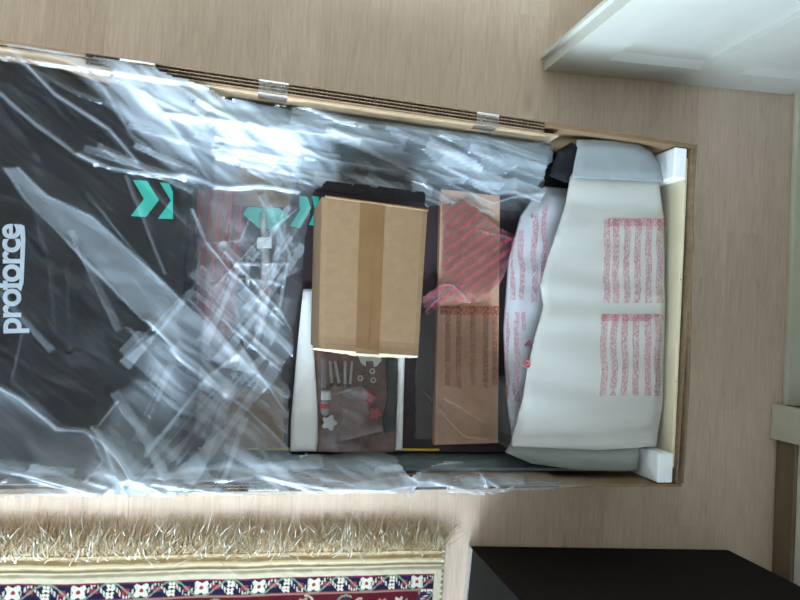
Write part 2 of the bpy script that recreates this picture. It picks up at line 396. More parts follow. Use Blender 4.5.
# leaf front built as rails and stiles round the panel recesses
lf = MB(); dbox(lf, 0, DL, 0.018, 0.030, Z0, Z1)
for s0, s1 in ((0, 0.135), (0.43, 0.56), (0.80, DL)): dbox(lf, s0, s1, 0.0, 0.018, Z0, Z1)
for s0, s1 in ((0.135, 0.43), (0.56, 0.80)):
    for z0, z1 in ((Z0, 0.115), (0.92, 1.05), (1.9, Z1)): dbox(lf, s0, s1, 0.0, 0.018, z0, z1)
lf.build('leaf', MT['door'], dr)
lp = MB(); dbox(lp, -0.014, DL, 0.030, 0.042, Z0, Z1); lp.build('rebate_lip', MT['door'], dr, bevel=0.002)
for s0, s1, z0, z1 in panels:
    q = MB(); g = 0.002; d = 0.016; hb = 0.022
    o_ = [dpt(s0, 0.001, z0), dpt(s1, 0.001, z0), dpt(s1, 0.001, z1), dpt(s0, 0.001, z1)]
    i_ = [dpt(s0 + g, d, z0 + hb), dpt(s1 - g, d, z0 + hb), dpt(s1 - g, d, z1 - hb), dpt(s0 + g, d, z1 - hb)]
    q.add(o_ + i_, [(0, 1, 5, 4), (1, 2, 6, 5), (2, 3, 7, 6), (3, 0, 4, 7), (4, 5, 6, 7)]); q.build('panel', MT['door'], dr)

# ------------------------------------------------------------------ big carton
BX0, BX1, BY0, BY1, RZ = -0.90, 1.074, -0.377, 0.487, 0.26
ct = thing('shipping_carton', ((BX0 + BX1) / 2, (BY0 + BY1) / 2, 0.0), 'long open brown corrugated carton holding the wrapped treadmill', 'carton')
MB().box(BX0, BX1, BY0, BY1, 0.001, 0.009).build('bottom_panel', MT['kraft'], ct)
def corr(side, x0, x1, plies, zt, name, t=0.0074, out=1, pitch=0.0085):
    """a long wall along X made of corrugated plies: liners and zig-zag fluting, open at the top edge"""
    y = BY1 if side > 0 else BY0
    li = MB(); fu = MB()
    for k in range(plies):
        ya = y - side * (k * t); yb = y - side * ((k + 1) * t)
        li.box(x0, x1, min(ya, ya - side * 0.0014), max(ya, ya - side * 0.0014), 0.009, zt)
        n = int((x1 - x0) / pitch * 2); v = []; f = []
        for i in range(n + 1):
            xx = x0 + (x1 - x0) * i / n; yy = (ya - side * 0.0014) if i % 2 else yb
            v += [(xx, yy, 0.02), (xx, yy, zt - 0.001 - 0.0015 * random.random())]
        for i in range(n): f.append((2 * i, 2 * i + 2, 2 * i + 3, 2 * i + 1))
        fu.add(v, f)
    yb = y - side * plies * t
    li.box(x0, x1, min(yb, yb - side * 0.0014), max(yb, yb - side * 0.0014), 0.009, zt)
    li.build('liner', MT['liner'], ct); fu.build('fluting', MT['flute'], ct, solid=0.0012)
    return yb - side * 0.0014
def wx(px, py, z): return pw(px, py, z).x
xa = wx(85, 60, RZ); xb = wx(545, 125, RZ); xc = wx(88, 494, RZ); xd = wx(560, 490, RZ)
yi = corr(1, xa, xb, 3, RZ, 'upper')
MB().box(BX0, xa, BY1 - 0.006, BY1, 0.009, RZ).build('side_panel', MT['kraft_in'], ct)
MB().box(xb, BX1, BY1 - 0.010, BY1, 0.009, RZ - 0.002).build('side_panel', MT['kraft'], ct)
# inner lining sheet, a little lower and leaning in
MB().hexa([(BX0, BY1 - 0.0075), (xa - .002, BY1 - 0.0105), (xa + .03, BY1 - .0250), (xb + 0.04, BY1 - 0.0250), (xb + 0.04, BY1 - 0.029), (xa + .01, BY1 - 0.029), (xa - .06, BY1 - 0.0135), (BX0, BY1 - 0.0135)], 0.009, RZ - 0.006).build('inner_liner', MT['kraft_in'], ct)
yj = corr(-1, xc, xd, 2, RZ, 'lower', t=.0066)
MB().box(BX0, xc, BY0, BY0 + 0.010, 0.009, RZ - 0.003).build('side_panel', MT['kraft'], ct)
MB().box(xd, BX1, BY0, BY0 + 0.006, 0.009, RZ - 0.004).build('side_panel', MT['kraft'], ct)
MB().box(BX0, xd, BY0 + 0.0165, BY0 + 0.0195, 0.009, RZ - 0.004).build('inner_liner', MT['kraft'], ct)
MB().box(BX0, BX0 + 0.012, BY0 + 0.02, BY1 - 0.028, 0.009, RZ).build('end_panel', MT['kraft'], ct)
# right end: two warped sheets with a kink
for off, th, zt, mat in ((0.0, 0.005, RZ, 'liner'), (-0.008, 0.004, RZ - 0.004, 'liner')):
    v = []; f = []; n = 40
    for i in range(n + 1):
        yy = BY0 + 0.008 + (BY1 - BY0 - 0.02) * i / n
        wv = 0.005 * math.sin(i / n * 5.5 + off * 200) + 0.004 * math.exp(-((yy - 0.23) / 0.03) ** 2)
        for dx, z in ((0, 0.009), (th, 0.009), (th, zt), (0, zt)): v.append((BX1 - th + off + dx + (wv * (z / RZ)) + 0.001, yy, z))
    for i in range(n):
        for k in range(4): f.append((4 * i + k, 4 * i + (k + 1) % 4, 4 * i + 4 + (k + 1) % 4, 4 * i + 4 + k))
    f += [(0, 1, 2, 3), (4 * n + 3, 4 * n + 2, 4 * n + 1, 4 * n)]
    mesh_obj('end_panel', v, f, MT[mat], ct)
# clear tape wrapped over the rims
def tape(px0, px1, side, drop_in, drop_out):
    y = BY1 if side > 0 else BY0; py = 95 if side > 0 else 493
    x0, x1 = wx(px0, py - (25 if side > 0 and px0 < 200 else 0) + (10 if side > 0 and px0 > 400 else 0), RZ), wx(px1, py, RZ)
    yi_ = y - side * (0.0305 if side > 0 else 0.0215); yo = y + side * 0.0012; zt = RZ + 0.0014; v = []; f = []; hz = []
    prof = [(yi_, RZ - drop_in), (yi_, RZ - drop_in * 0.4), (yi_, zt - 0.002), (yi_ + side * 0.003, zt), ((yi_ + yo) / 2, zt + 0.001), (yo - side * 0.003, zt), (yo, zt - 0.003), (yo, RZ - drop_out)]
    n = 8
    for i in range(n + 1):
        xx = x0 + (x1 - x0) * i / n
        for j, (yy, zz) in enumerate(prof): v.append((xx + (random.uniform(-.002, .002) if j in (0, 7) else 0), yy, zz + (random.uniform(0, .0012) if 2 < j < 6 else 0))); hz.append(random.uniform(0, .25))
    m = len(prof)
    for i in range(n):
        for j in range(m - 1): f.append((i * m + j, i * m + j + 1, (i + 1) * m + j + 1, (i + 1) * m + j))
    o = mesh_obj('tape', v, f, MT['tape'], ct, smooth=True, attrs={'haze': hz}); o['label'] = 'clear tape wrapped over the carton rim'
for a in ((119, 153), (258, 288), (477, 500)): tape(*a, 1, 0.035, 0.05)
for a in ((108, 142), (248, 279), (463, 489)): tape(*a, -1, 0.03, 0.05)

# pine board and polystyrene blocks at the right end
BRX0, BRX1 = BX1 - 0.0270, BX1 - 0.0180
pb_ = thing('pine_board', ((BRX0 + BRX1) / 2, 0.05, 0.0095), 'pale pine board on edge inside the carton end', 'board')
MB().box(BRX0, BRX1, BY0 + 0.045, BY1 - 0.035, 0.0095, RZ - 0.012).build('plank', MT['ply'], pb_, bevel=0.0015)
for py in (182, 280, 382):
    p = pw(683, py, RZ - 0.012); mb = MB(); mb.hexa([(BRX0 + 0.002, p.y - 0.0012), (BRX1 - 0.004, p.y + 0.001), (BRX1 - 0.004, p.y + 0.003), (BRX0 + 0.002, p.y + 0.0012)], RZ - 0.0125, RZ - 0.0114)
    mb.build('nail_mark', MT['staple'], pb_)
for (a, c, lab) in (((661, 147), (692, 178), 'white polystyrene corner block beside the rounded foam corner'), ((657, 452), (677, 486), 'white polystyrene corner block beside the grey foam fold')):
    p, q = pw(a[0], c[1], RZ - 0.02), pw(c[0], a[1], RZ - 0.02)
    y0_, y1_ = max(p.y, BY0 + 0.009), min(q.y, BY1 - 0.0125)
    o = MB().box(BRX0 - (0.036 if a[1] < 300 else 0.044), BRX0 - 0.0005, y0_, y1_, 0.0095, RZ - 0.004).build('foam_block', MT['eps'], bevel=0.004)
    tag(o, lab, 'foam block')

# ------------------------------------------------------------------ treadmill
tm = thing('treadmill', (0.1, 0.03, 0.0095), 'folded black treadmill with teal chevrons lying in the carton', 'treadmill')
def spt(px, py, z): return tuple(pw(px, py, z)[:2])
DX0, DX1 = -0.13, 1.0
MB().box(-0.80, DX1, -0.335, 0.43, 0.012, 0.085).build('frame', MT['deck'], tm, bevel=0.01)
MB().box(DX0, 0.93, -0.331, 0.30, 0.0855, 0.100).build('running_belt', MT['belt'], tm, bevel=0.004)
# long foot rails with a stepped top
def rail(y0, y1, z, sgn, xe=0.86):
    W_ = y1 - y0; prof = [(0, 0.086), (0, z - 0.02), (0.09 * W_, z - 0.004), (.23 * W_, z), (.46 * W_, z), (.5 * W_, z - 0.03), (.77 * W_, z - 0.05), (.95 * W_, z - 0.08), (W_, 0.086)]
    xs = np.linspace(DX0 + .05, xe, 24); v = []; f = []; m = len(prof)
    for xx in xs:
        for yy, zz in prof: v.append((xx, (y1 - yy) if sgn > 0 else (y0 + yy), zz))
    for i in range(len(xs) - 1):
        for j in range(m - 1): f.append((i * m + j, i * m + j + 1, i * m + m + j + 1, i * m + m + j))
    f += [tuple(range(m)), tuple((len(xs) - 1) * m + k for k in range(m))[::-1]]
    return mesh_obj('foot_rail', v, f, MT['rail'], tm)
rail(0.350, 0.4565, 0.218, 1, pw(549, 160, .2).x); rail(-0.3565, -0.3335, 0.195, -1)
# dark seat between deck and rails
yl = [spt(198, 449, .104), spt(440, 443, .104)]
MB().hexa([(yl[0][0], yl[0][1] - .002), (yl[1][0], yl[0][1] - .002), (yl[1][0], yl[0][1] + 0.0035), (yl[0][0], yl[0][1] + .0035)], 0.0995, 0.1025).build('edge_stripe', MT['yellow'], tm)
# motor hood on the left, rounded shoulder on its right edge
HX1 = pw(187, 250, 0.2).x; hz_ = 0.205
v = []; f = []; ys = np.linspace(-0.354, 0.448, 40)
profx = [(-0.80, 0.086), (-0.80, 0.19), (-0.78, hz_)] + [(x_, hz_) for x_ in np.linspace(-0.7, HX1 - 0.035, 12)] + [(HX1 - 0.035 + 0.035 * math.sin(a_), hz_ - 0.035 + 0.035 * math.cos(a_)) for a_ in np.linspace(0.2, 1.5, 6)] + [(HX1 + 0.004, 0.102)]
m = len(profx)
for yy in ys:
    e = min(yy - ys[0], ys[-1] - yy); drop = 0.012 * (1 - min(1, e / 0.03)) ** 2
    for xx, zz in profx: v.append((xx, yy + .022 * (1 - float(sstep(-.42, -.36, np.array(xx)))) * min(1, max(0, (yy - .3) / .148)), max(0.086, zz - drop * (zz > 0.15)) + (0.0015 * math.sin(xx * 9 + yy * 7) if zz > .19 else 0)))
for i in range(len(ys) - 1):
    for j in range(m - 1): f.append((i * m + j, i * m + m + j, i * m + m + j + 1, i * m + j + 1))
f += [tuple(range(m)), tuple((len(ys) - 1) * m + k for k in range(m))[::-1]]
hood = mesh_obj('motor_hood', v, f, MT['black'], tm, smooth=True)
zt = hz_ + 0.0016
def decal(name, pts, z, mat, par, th=0.0008): return MB().hexa(pxpoly(pts, z), z, z + th).build(name, mat, par)
decal('chevron', [(133, 180), (147, 181), (159, 200), (146, 217), (131, 216), (144, 199)], zt + .0005, MT['teal'], hood)
decal('chevron', [(160, 182.5), (169, 183.5), (173, 192), (173, 219), (158, 218.5), (171, 201)], zt - .0005, MT['teal'], hood)
# lettering: text mesh turned to read bottom to top
def text_mesh(body, size, extr=0.0004, off=0.0, shear=0.0, space=1.0):
    cu = bpy.data.curves.new('t', 'FONT'); cu.body = body; cu.size = size; cu.extrude = extr; cu.offset = off; cu.shear = shear; cu.space_character = space
    ob = bpy.data.objects.new('t', cu); COL.objects.link(ob); bpy.context.view_layer.update()
    me = bpy.data.meshes.new_from_object(ob.evaluated_get(bpy.context.evaluated_depsgraph_get())); bpy.data.objects.remove(ob)
    v = np.array([tuple(q.co) for q in me.vertices]); f = [tuple(p.vertices) for p in me.polygons]; bpy.data.meshes.remove(me); return v, f
tv, tf = text_mesh('proforce', 1.0, 0.0, 0.022, 0.0, 0.93)
tx0, tx1 = tv[:, 0].min(), tv[:, 0].max()
# text x -> image up; text y -> image left
pA = np.array(pw(20.5, 333, zt)); pB = np.array(pw(19.5, 224, zt))
ax = (pB - pA) / (tx1 - tx0); perp = np.array([-ax[1], ax[0], 0]); perp = perp / np.linalg.norm(perp) * np.linalg.norm(pw(0, 250, zt) - pw(19, 250, zt)) / 0.53
wv_ = pA + np.outer(tv[:, 0] - tx0, ax) + np.outer(tv[:, 1] + 0.12 * 0 + 0.0, perp); wv_[:, 2] = zt + 0.0005
mesh_obj('logo_lettering', wv_, tf, MT['silver'], hood, solid=0.0008)
decal('logo_swoosh', [(20, 224), (24.5, 226), (25.5, 240), (23.5, 283), (21, 291), (17.5, 288.5), (19.5, 281), (21, 240), (20, 231), (18.5, 227)], zt + .0005, MT['silver'], hood)
# teal marks on the deck
zd = 0.1015
for pts in ([(248, 207), (279, 208), (289, 217), (276, 230), (259, 228), (243, 214)], [(299, 196), (307, 197), (311, 208), (300, 228), (290, 226), (300, 210)], [(312, 196), (319, 197), (319, 226), (309, 225), (315, 211)]):
    decal('chevron', pts, zd, MT['teal'], tm)

# ------------------------------------------------------------------ packing laid on the deck
def wavy_sheet(name, pts, z, mat, parent=None, th=0.006, amp=0.004, fx=9, fy=9, step=0.008, edge=0.02, puff=0.0, seed=0, smooth=True, zfun=None):
    """a soft sheet of its own outline: grid cut to the outline, puffed and wavy, closed underneath"""
    poly = [p if z is None else tuple(pw(p[0], p[1], z)[:2]) for p in pts]; P = np.array(poly)
    x0, y0 = P.min(0); x1, y1 = P.max(0); nx = int((x1 - x0) / step) + 2; ny = int((y1 - y0) / step) + 2
    X, Y = np.meshgrid(np.linspace(x0, x1, nx), np.linspace(y0, y1, ny))
    ins = inside(X, Y, poly); d = np.maximum(sdist(X, Y, poly), 0)
    # snap outside vertices next to the outline onto it
    Xs, Ys = X.copy(), Y.copy(); pad = np.zeros_like(ins)
    for dy in (-1, 0, 1):
        for dx in (-1, 0, 1): pad |= np.roll(np.roll(ins, dy, 0), dx, 1)
    ring = pad & ~ins
    for j, i in zip(*np.nonzero(ring)):
        best = None
        for (ax_, ay_), (bx_, by_) in zip(poly, poly[1:] + poly[:1]):
            L = (bx_ - ax_) ** 2 + (by_ - ay_) ** 2 + 1e-12; t = min(1, max(0, ((X[j, i] - ax_) * (bx_ - ax_) + (Y[j, i] - ay_) * (by_ - ay_)) / L))
            qx, qy = ax_ + t * (bx_ - ax_), ay_ + t * (by_ - ay_); dd = (qx - X[j, i]) ** 2 + (qy - Y[j, i]) ** 2
            if best is None or dd < best[0]: best = (dd, qx, qy)
        Xs[j, i], Ys[j, i] = best[1], best[2]
    rise = sstep(0, edge, d)
    Z = (z if zfun is None else zfun(Xs, Ys)) + th * (0.5 + 0.5 * rise) + amp * noise(Xs * fx + seed, Ys * fy + seed) * (0.35 + .65 * rise) + puff * sstep(0, edge * 4, d)
    idx = -np.ones(X.shape, int); keep = pad; idx[keep] = np.arange(keep.sum()); n = keep.sum()
    top = np.stack([Xs[keep], Ys[keep], Z[keep]], 1); zb = np.full(n, z) if zfun is None else zfun(Xs[keep], Ys[keep]); bot = top.copy(); bot[:, 2] = np.minimum(zb, top[:, 2] - 0.0008)
    f = []
    for j in range(ny - 1):
        for i in range(nx - 1):
            q = (idx[j, i], idx[j, i + 1], idx[j + 1, i + 1], idx[j + 1, i])
            if min(q) >= 0: f.append(q)
    cnt = {}
    for q in f:
        for a_, b_ in zip(q, q[1:] + q[:1]): cnt[(a_, b_)] = 1
    side = [(b_, a_, a_ + n, b_ + n) for (a_, b_) in cnt if (b_, a_) not in cnt]
    fb = [tuple(k + n for k in q[::-1]) for q in f]
    return mesh_obj(name, np.concatenate([top, bot]), f + fb + side, mat, parent, smooth=smooth), (lambda xx, yy: None)

# kraft pads
def pad(pts, z0, z1, lab, mat='kraft_pad', **k):
    o = slab('cardboard_pad', pts, z0, z1, MT[mat], bevel=0.001); tag(o, lab, 'cardboard'); return o
pad_big = pad([(441, 189), (500, 196), (498, 443), (434, 445)], 0.1035, 0.122, 'large brown cardboard pad between the small box and the foam pouch')
pad([(236, 168), (291, 172), (290, 208), (235, 204)], 0.1035, 0.118, 'small tan cardboard pad above the teal arrow', 'kraft_small')
pad([(222, 390), (283, 387), (284, 447), (222, 449)], 0.1045, 0.125, 'squarish tan cardboard pad under the crumpled film', 'kraft_small')
pad([(199, 190), (232, 190), (228, 335), (200, 330)], 0.1035, 0.112, 'pale cardboard strip beside the motor hood', 'kraft_in')
# red printing columns on the lower half of the big pad
for i, px in enumerate((448, 459, 473, 486, 495)):
    decal('print_column', [(px - 2.6, 306), (px + 2.6, 306), (px + 2.0, 386 + 3 * (i % 2)), (px - 3.0, 386)], 0.1224, MT['ink_k'], pad_big, 0.0004)
decal('print_column', [(440, 306), (500, 306), (500, 315), (440, 315)], 0.1224, MT['ink_k'], pad_big, 0.0003)
# pale sleeved rod with white cap
rd = thing('sleeved_rod', pw(264, 280, 0.104), 'pale plastic-sleeved rod with a white cap under the film', 'rod')
MB().tube([pw(265, 245, .118), pw(266, 270, .118), pw(264, 300, .118), pw(260, 332, .116)], [.009, .0105, .012, .013], 12).build('sleeve', simple('pale_sleeve', (0.62, 0.55, 0.58), 0.4), rd, smooth=True)
c_ = pw(264.5, 242, .118); MB().hexa([spt(257, 237, .13), spt(272, 237, .13), spt(272, 248, .13), spt(257, 248, .13)], .105, .13).build('cap', MT['white'], rd, bevel=0.003)
MB().tube([pw(263, 213, .112), pw(264, 236, .115)], .007, 10).build('shaft', simple('pale_shaft', (0.55, 0.55, 0.50), 0.4), rd, smooth=True)
MB().tube([pw(266.5, 292, .129), pw(266.8, 292, .1325)], .007, 14).build('button', MT['red'], rd)
# twisted white cable ties and pale tubes on the dark deck
for k, pts in enumerate(([(238, 255), (233, 300), (246, 345)], [(289, 255), (281, 300), (270, 345)], [(247, 256), (248, 286)])):
    o = MB().tube([pw(a, c, .1085) for a, c in pts], .0045, 8).build('pale_tube', simple('pale_tube%d' % k, (0.42, 0.46, 0.48), 0.4), smooth=True)
    tag(o, ('thin grey tube lying left of the sleeved rod', 'thin grey tube lying between the sleeved rod and the small box', 'short grey tube stub left of the sleeved rod')[k], 'tube', 'grey tubes on the deck')

# wrapped console at the right end: foam pouch, foam sheet, dark console edge
cn = thing('wrapped_console', pw(590, 310, 0.101), 'dark console wrapped in white foam with red printed warnings', 'console')
slab('console_body', [(546, 192), (572, 187), (618, 190), (624, 438), (600, 444), (546, 440)], 0.1005, 0.150, MT['black'], cn, bevel=0.012, seg=3)
wavy_sheet('handle_end', [(549, 176), (558, 150), (570, 143), (578, 147), (573, 170), (566, 183)], 0.228, MT['black'], cn, th=0.012, amp=0.003, step=0.004, edge=.015)
wavy_sheet('foam_pouch', [(543, 187), (572, 190), (600, 208), (600, 440), (520, 452), (512, 440), (506, 400), (503, 330), (508, 260), (520, 216), (532, 198)], 0.1515, MT['foam_blue'], cn, th=0.022, amp=0.010, fx=5, fy=14, edge=0.03, seed=3.3)
# white foam sheet: wavy left edge, rounded far corner, straight right side
fs = [(571, 170), (657, 178), (663, 215), (664, 300), (662, 400), (655, 446), (600, 450), (512, 446), (511, 440), (522, 400), (527, 368), (535, 335), (543, 306), (540, 285), (546, 262), (556, 232), (565, 205)]
FZ = 0.212
fo, _ = wavy_sheet('foam_sheet', fs, FZ, MT['foam'], cn, th=0.008, amp=0.007, fx=3.2, fy=17, edge=0.012, seed=8.1)
# grey bag end: upper rounded lobe and lower fold
wavy_sheet('bag_lobe', [(576, 140), (612, 141), (636, 144), (650, 152), (659, 165), (662, 182), (571, 178)], 0.229, simple('grey_foam_bag', (0.25, 0.275, 0.285), 0.5, 0.06, 30), cn, th=0.012, amp=0.005, edge=.02, seed=1.7)
wavy_sheet('bag_fold', [(512, 440), (600, 447), (638, 447), (637, 469), (625, 471), (580, 470), (530, 463), (505, 452)], 0.198, simple('grey_foam_fold', (0.27, 0.28, 0.27), 0.55, 0.1, 18, stretch=(.4, 3, 1)), cn, th=0.012, amp=0.009, fx=4, fy=20, edge=.02, seed=5.2)
# red printing on sheet and pouch: strips that lie on the surface
def ray_top(o, x, y):
    ok, loc, nn, ii = o.ray_cast(Vector((x, y, 1.0)) - root_of(o).location, Vector((0, 0, -1)))
    return loc.z + root_of(o).location.z if ok else None
def print_strip(o, x0, x1, y0, y1, mat, zg, wob=0.0, ph=0.0):
    n = 22; v = []; f = []
    for i in range(n + 1):
        py = y0 + (y1 - y0) * i / n; wx_ = wob * math.sin(py * 0.13 + ph) + wob * .5 * math.sin(py * 0.31 + ph * 2)
        for px in (x0, (x0 + x1) / 2, x1):
            p = pw(px + wx_, py, zg); z_ = ray_top(o, p.x, p.y)
            if z_ is None: z_ = zg
            v.append((p.x, p.y, z_ + 0.0014))
    for i in range(n):
        for k in (0, 1): f.append((3 * i + k, 3 * i + k + 1, 3 * i + k + 4, 3 * i + k + 3))
    return mesh_obj('print_column', v, f, mat, o)
bpy.context.view_layer.update()
for i, px in enumerate((607, 616, 627, 638, 649, 660)):
    print_strip(fo, px - 3.2, px + 3.2, 219, 303, MT['ink'], FZ + .01, .5, i)
for i, px in enumerate((604, 614, 625, 636, 648, 658)):
    print_strip(fo, px - 3.2, px + 3.2, 314, 396, MT['ink'], FZ + .01, .5, i + 3)
print_strip(fo, 608, 666, 218, 226, MT['inkh'], FZ + .01); print_strip(fo, 601, 664, 314, 321, MT['inkh'], FZ + .01)
po = [c for c in cn.children if c.name.startswith('foam_pouch')][0]
for a in ((519, 524, 230, 300), (531, 537, 214, 302), (541, 546, 206, 290), (511, 515, 240, 300)): print_strip(po, *a, MT['ink'], .172, .8, a[0])
for a in ((505, 510, 312, 400), (514, 519, 312, 402), (522, 526, 312, 330)): print_strip(po, *a, MT['ink'], .172, .8, a[0])
def ring_mark(o, pts, zg, r):
    vv = []
    for a, c in pts:
        p = pw(a, c, zg); z_ = ray_top(o, p.x, p.y); vv.append((p.x, p.y, (z_ if z_ else zg) + 0.0016))
    MB().tube(vv + [vv[0]], r, 5, False).build('print_symbol', MT['inksolid'], o)
ring_mark(po, [(525, 345), (530, 341), (532, 347)], .175, .0016)
ring_mark(fo, [(527 + 3.6 * math.cos(a), 364 + 3.6 * math.sin(a)) for a in np.linspace(0, 5.6, 10)], FZ + .008, .0018)
ring_mark(fo, [(528 + 1.8 * math.cos(a), 365 + 1.8 * math.sin(a)) for a in np.linspace(0, 5.6, 7)], FZ + .008, .0014)

# ------------------------------------------------------------------ hardware kit under the small box
bd = slab('hardware_backing', [(312, 330), (400, 330), (400, 452), (312, 452)], 0.1035, 0.107, MT['brownboard'], bevel=0.001)
tag(bd, 'brown backing board under the loose bolts and red knobs', 'board')
o, _ = wavy_sheet('foam_strip', [(303, 289), (313, 289), (313, 340), (317, 400), (318, 440), (316, 451), (290, 451), (291, 420), (296, 360)], 0.110, MT['foam_thin'], None, th=.008, amp=.008, fx=6, fy=12, seed=2.2, edge=.01)
tag(o, 'broad white foam strip left of the bolt kit', 'foam')
o, _ = wavy_sheet('foam_strip', [(398, 330), (405, 330), (403, 400), (402, 450), (395, 450), (397, 400)], 0.1085, MT['foam_thin'], None, th=.010, amp=.004, fx=6, fy=12, seed=6.2, edge=.008, step=.005)
tag(o, 'narrow white foam strip beside the black deck', 'foam')
o = slab('foam_bar', [(387, 358), (397, 358), (396, 430), (385, 434), (383, 420), (388, 400)], 0.1075, 0.122, MT['black'], bevel=0.003)
tag(o, 'black foam bar beside the red knobs', 'foam')
zb = 0.1165
for k, (a, c) in enumerate((((330, 361), (332, 383)), ((335, 361), (339, 383)), ((345, 361), (345, 384)), ((352, 361), (350, 384)))):
    t_ = thing('bolt', pw(*c, 0.1075), ('dark headed bolt nearest the clear tray edge', 'slanted bolt second from the clear tray edge', 'bright bolt third from the clear tray edge', 'bright bolt farthest from the clear tray edge')[k], 'bolt', 'bolts in the hardware kit')
    p, q = pw(*a, zb), pw(*c, zb); e = (q - p).normalized()
    MB().tube([p, q], .0036, 10).build('shank', MT['steel'], t_, smooth=True)
    MB().tube([q, q + e * .008], .0052, 6).build('head', MT['dsteel'], t_)
for k, (a, c) in enumerate(((360, 378), (367, 374), (373, 380), (365, 384), (372, 371))):
    p = pw(a, c, 0.1075); n_ = 6; b = MB(); v = []; f = []
    for zz in (0, .006):
        for r in (.0075, .004):
            for i in range(12): q = 2 * math.pi * i / 12; rr = r * (1.0 if r < .005 or i % 2 == 0 else .87); v.append((p.x + rr * math.cos(q + k), p.y + rr * math.sin(q + k), p.z + zz))
    for i in range(12):
        j = (i + 1) % 12
        f += [(i, j, 24 + j, 24 + i), (12 + j, 12 + i, 36 + i, 36 + j), (24 + i, 24 + j, 36 + j, 36 + i), (j, i, 12 + i, 12 + j)]
    tag(mesh_obj('hex_nut', v, f, MT['dsteel'] if k % 2 else MT['steel']), ('small dark steel nut beside the bolts' if k % 2 else 'small bright zinc nut beside the bolts'), 'nut', ('dark nuts in the hardware kit' if k % 2 else 'bright nuts in the hardware kit'))
lb = slab('paper_scrap', [(358, 356), (380, 356), (382, 360), (377, 366), (374, 367), (373, 361), (366, 361), (366, 367), (361, 363)], 0.125, 0.1256, MT['white']); tag(lb, 'torn white paper scrap under the small box edge', 'paper')
bt = thing('oil_bottle', pw(327, 405, .1075), 'small oil bottle with white cap and red label', 'bottle')
MB().tube([pw(326, 400, .119), pw(325, 402, .119), pw(325, 412, .119), pw(326, 415, .119)], [.006, .0105, .0105, .008], 14).build('bottle_body', simple('clear_bottle', (0.35, 0.36, 0.36), 0.2), bt, smooth=True)
MB().tube([pw(326, 391, .1215), pw(326, 399.5, .1215)], [.0115, .0125], 14).build('cap', MT['white'], bt)
MB().tube([pw(325, 403, .119), pw(325, 408, .119)], .0112, 14, False).build('label_band', MT['red'], bt)
def knob(px, py, r, lab, mat, cat='knob'):
    p = pw(px, py, .1075); t_ = thing('star_knob', p, lab, cat, None); v = []; f = []; n = 30
    for zz, s in ((0, .9), (.006, 1), (.013, 1), (.016, .8)):
        for i in range(n): q = 2 * math.pi * i / n; rr = r * s * (1 + .22 * math.cos(5 * q)); v.append((p.x + rr * math.cos(q), p.y + rr * math.sin(q), p.z + zz))
    for l in range(3):
        for i in range(n): j = (i + 1) % n; f.append((l * n + i, l * n + j, l * n + n + j, l * n + n + i))
    f += [tuple(range(n))[::-1], tuple(3 * n + i for i in range(n))]
    mesh_obj('grip', v, f, mat, t_)
    MB().tube([p + Vector((0, 0, .0162)), p + Vector((0, 0, .021))], r * .45, 12).build('hub', mat, t_)
knob(368, 396, .016, 'red star knob nearer the metal nuts', MT['red']); knob(374, 413, .015, 'red star knob farther from the metal nuts', MT['red'])
knob(329, 422, .016, 'white star knob below the oil bottle', MT['white'])
# clear tray lip beside the bolts
o = MB().hexa([spt(321, 358, .13), spt(326, 358, .13), spt(326, 388, .13), spt(321, 388, .13)], .1075, .130).build('tray_lip', MT['clear'], bevel=.001); tag(o, 'clear plastic tray lip at the left of the bolts', 'tray')

# ------------------------------------------------------------------ small brown box on top
sb = thing('small_box', pw(368, 285, .13), 'small taped brown cardboard box lying on the treadmill packing', 'box')
zt2 = 0.300; zb2 = 0.131
TL, TR, BR, BL = [np.array(pw(*p, zt2)) for p in ((322.5, 197), (427.5, 211), (418, 356), (319, 348.5))]
top = [TL, TR, BR, BL]
down = np.array([0, 0, zb2 - zt2])
# body as four walls and a base
v = [tuple(p + [0, 0, -0.004]) for p in top] + [tuple(p * [1, 1, 0] + [0, 0, zb2]) for p in top]
mesh_obj('body', v, [(0, 4, 5, 1), (1, 5, 6, 2), (2, 6, 7, 3), (3, 7, 4, 0), (4, 7, 6, 5)], MT['kraft_small'], sb, solid=.003)
def lerp(a, c, t): return a + (c - a) * t
def flap(s0, s1, bow):
    v = []; f = []; n = 24; m_ = 10
    for i in range(n + 1):
        t_ = i / n
        for j in range(m_ + 1):
            s_ = s0 + (s1 - s0) * j / m_; p = lerp(lerp(TL, TR, s_), lerp(BL, BR, s_), t_)
            e = 0.0025 * sstep(.93, 1.0, np.array(t_)) + 0.002 * sstep(.06, 0, np.array(1 - t_)) * 0
            z_ = bow * math.sin(math.pi * s_) + float(e) * (1 + math.sin(s_ * 3)) - 0.003 * sstep(.97, 1, np.array(abs(s_ - .5) * 2))
            v.append((p[0], p[1], zt2 + z_))
    for i in range(n):
        for j in range(m_): k = i * (m_ + 1) + j; f.append((k, k + m_ + 1, k + m_ + 2, k + 1))
    return mesh_obj('flap', v, f, MT['kraft_small'], sb, solid=.0028)
flap(0.0, 0.493, .004); flap(0.498, 1.0, .004)
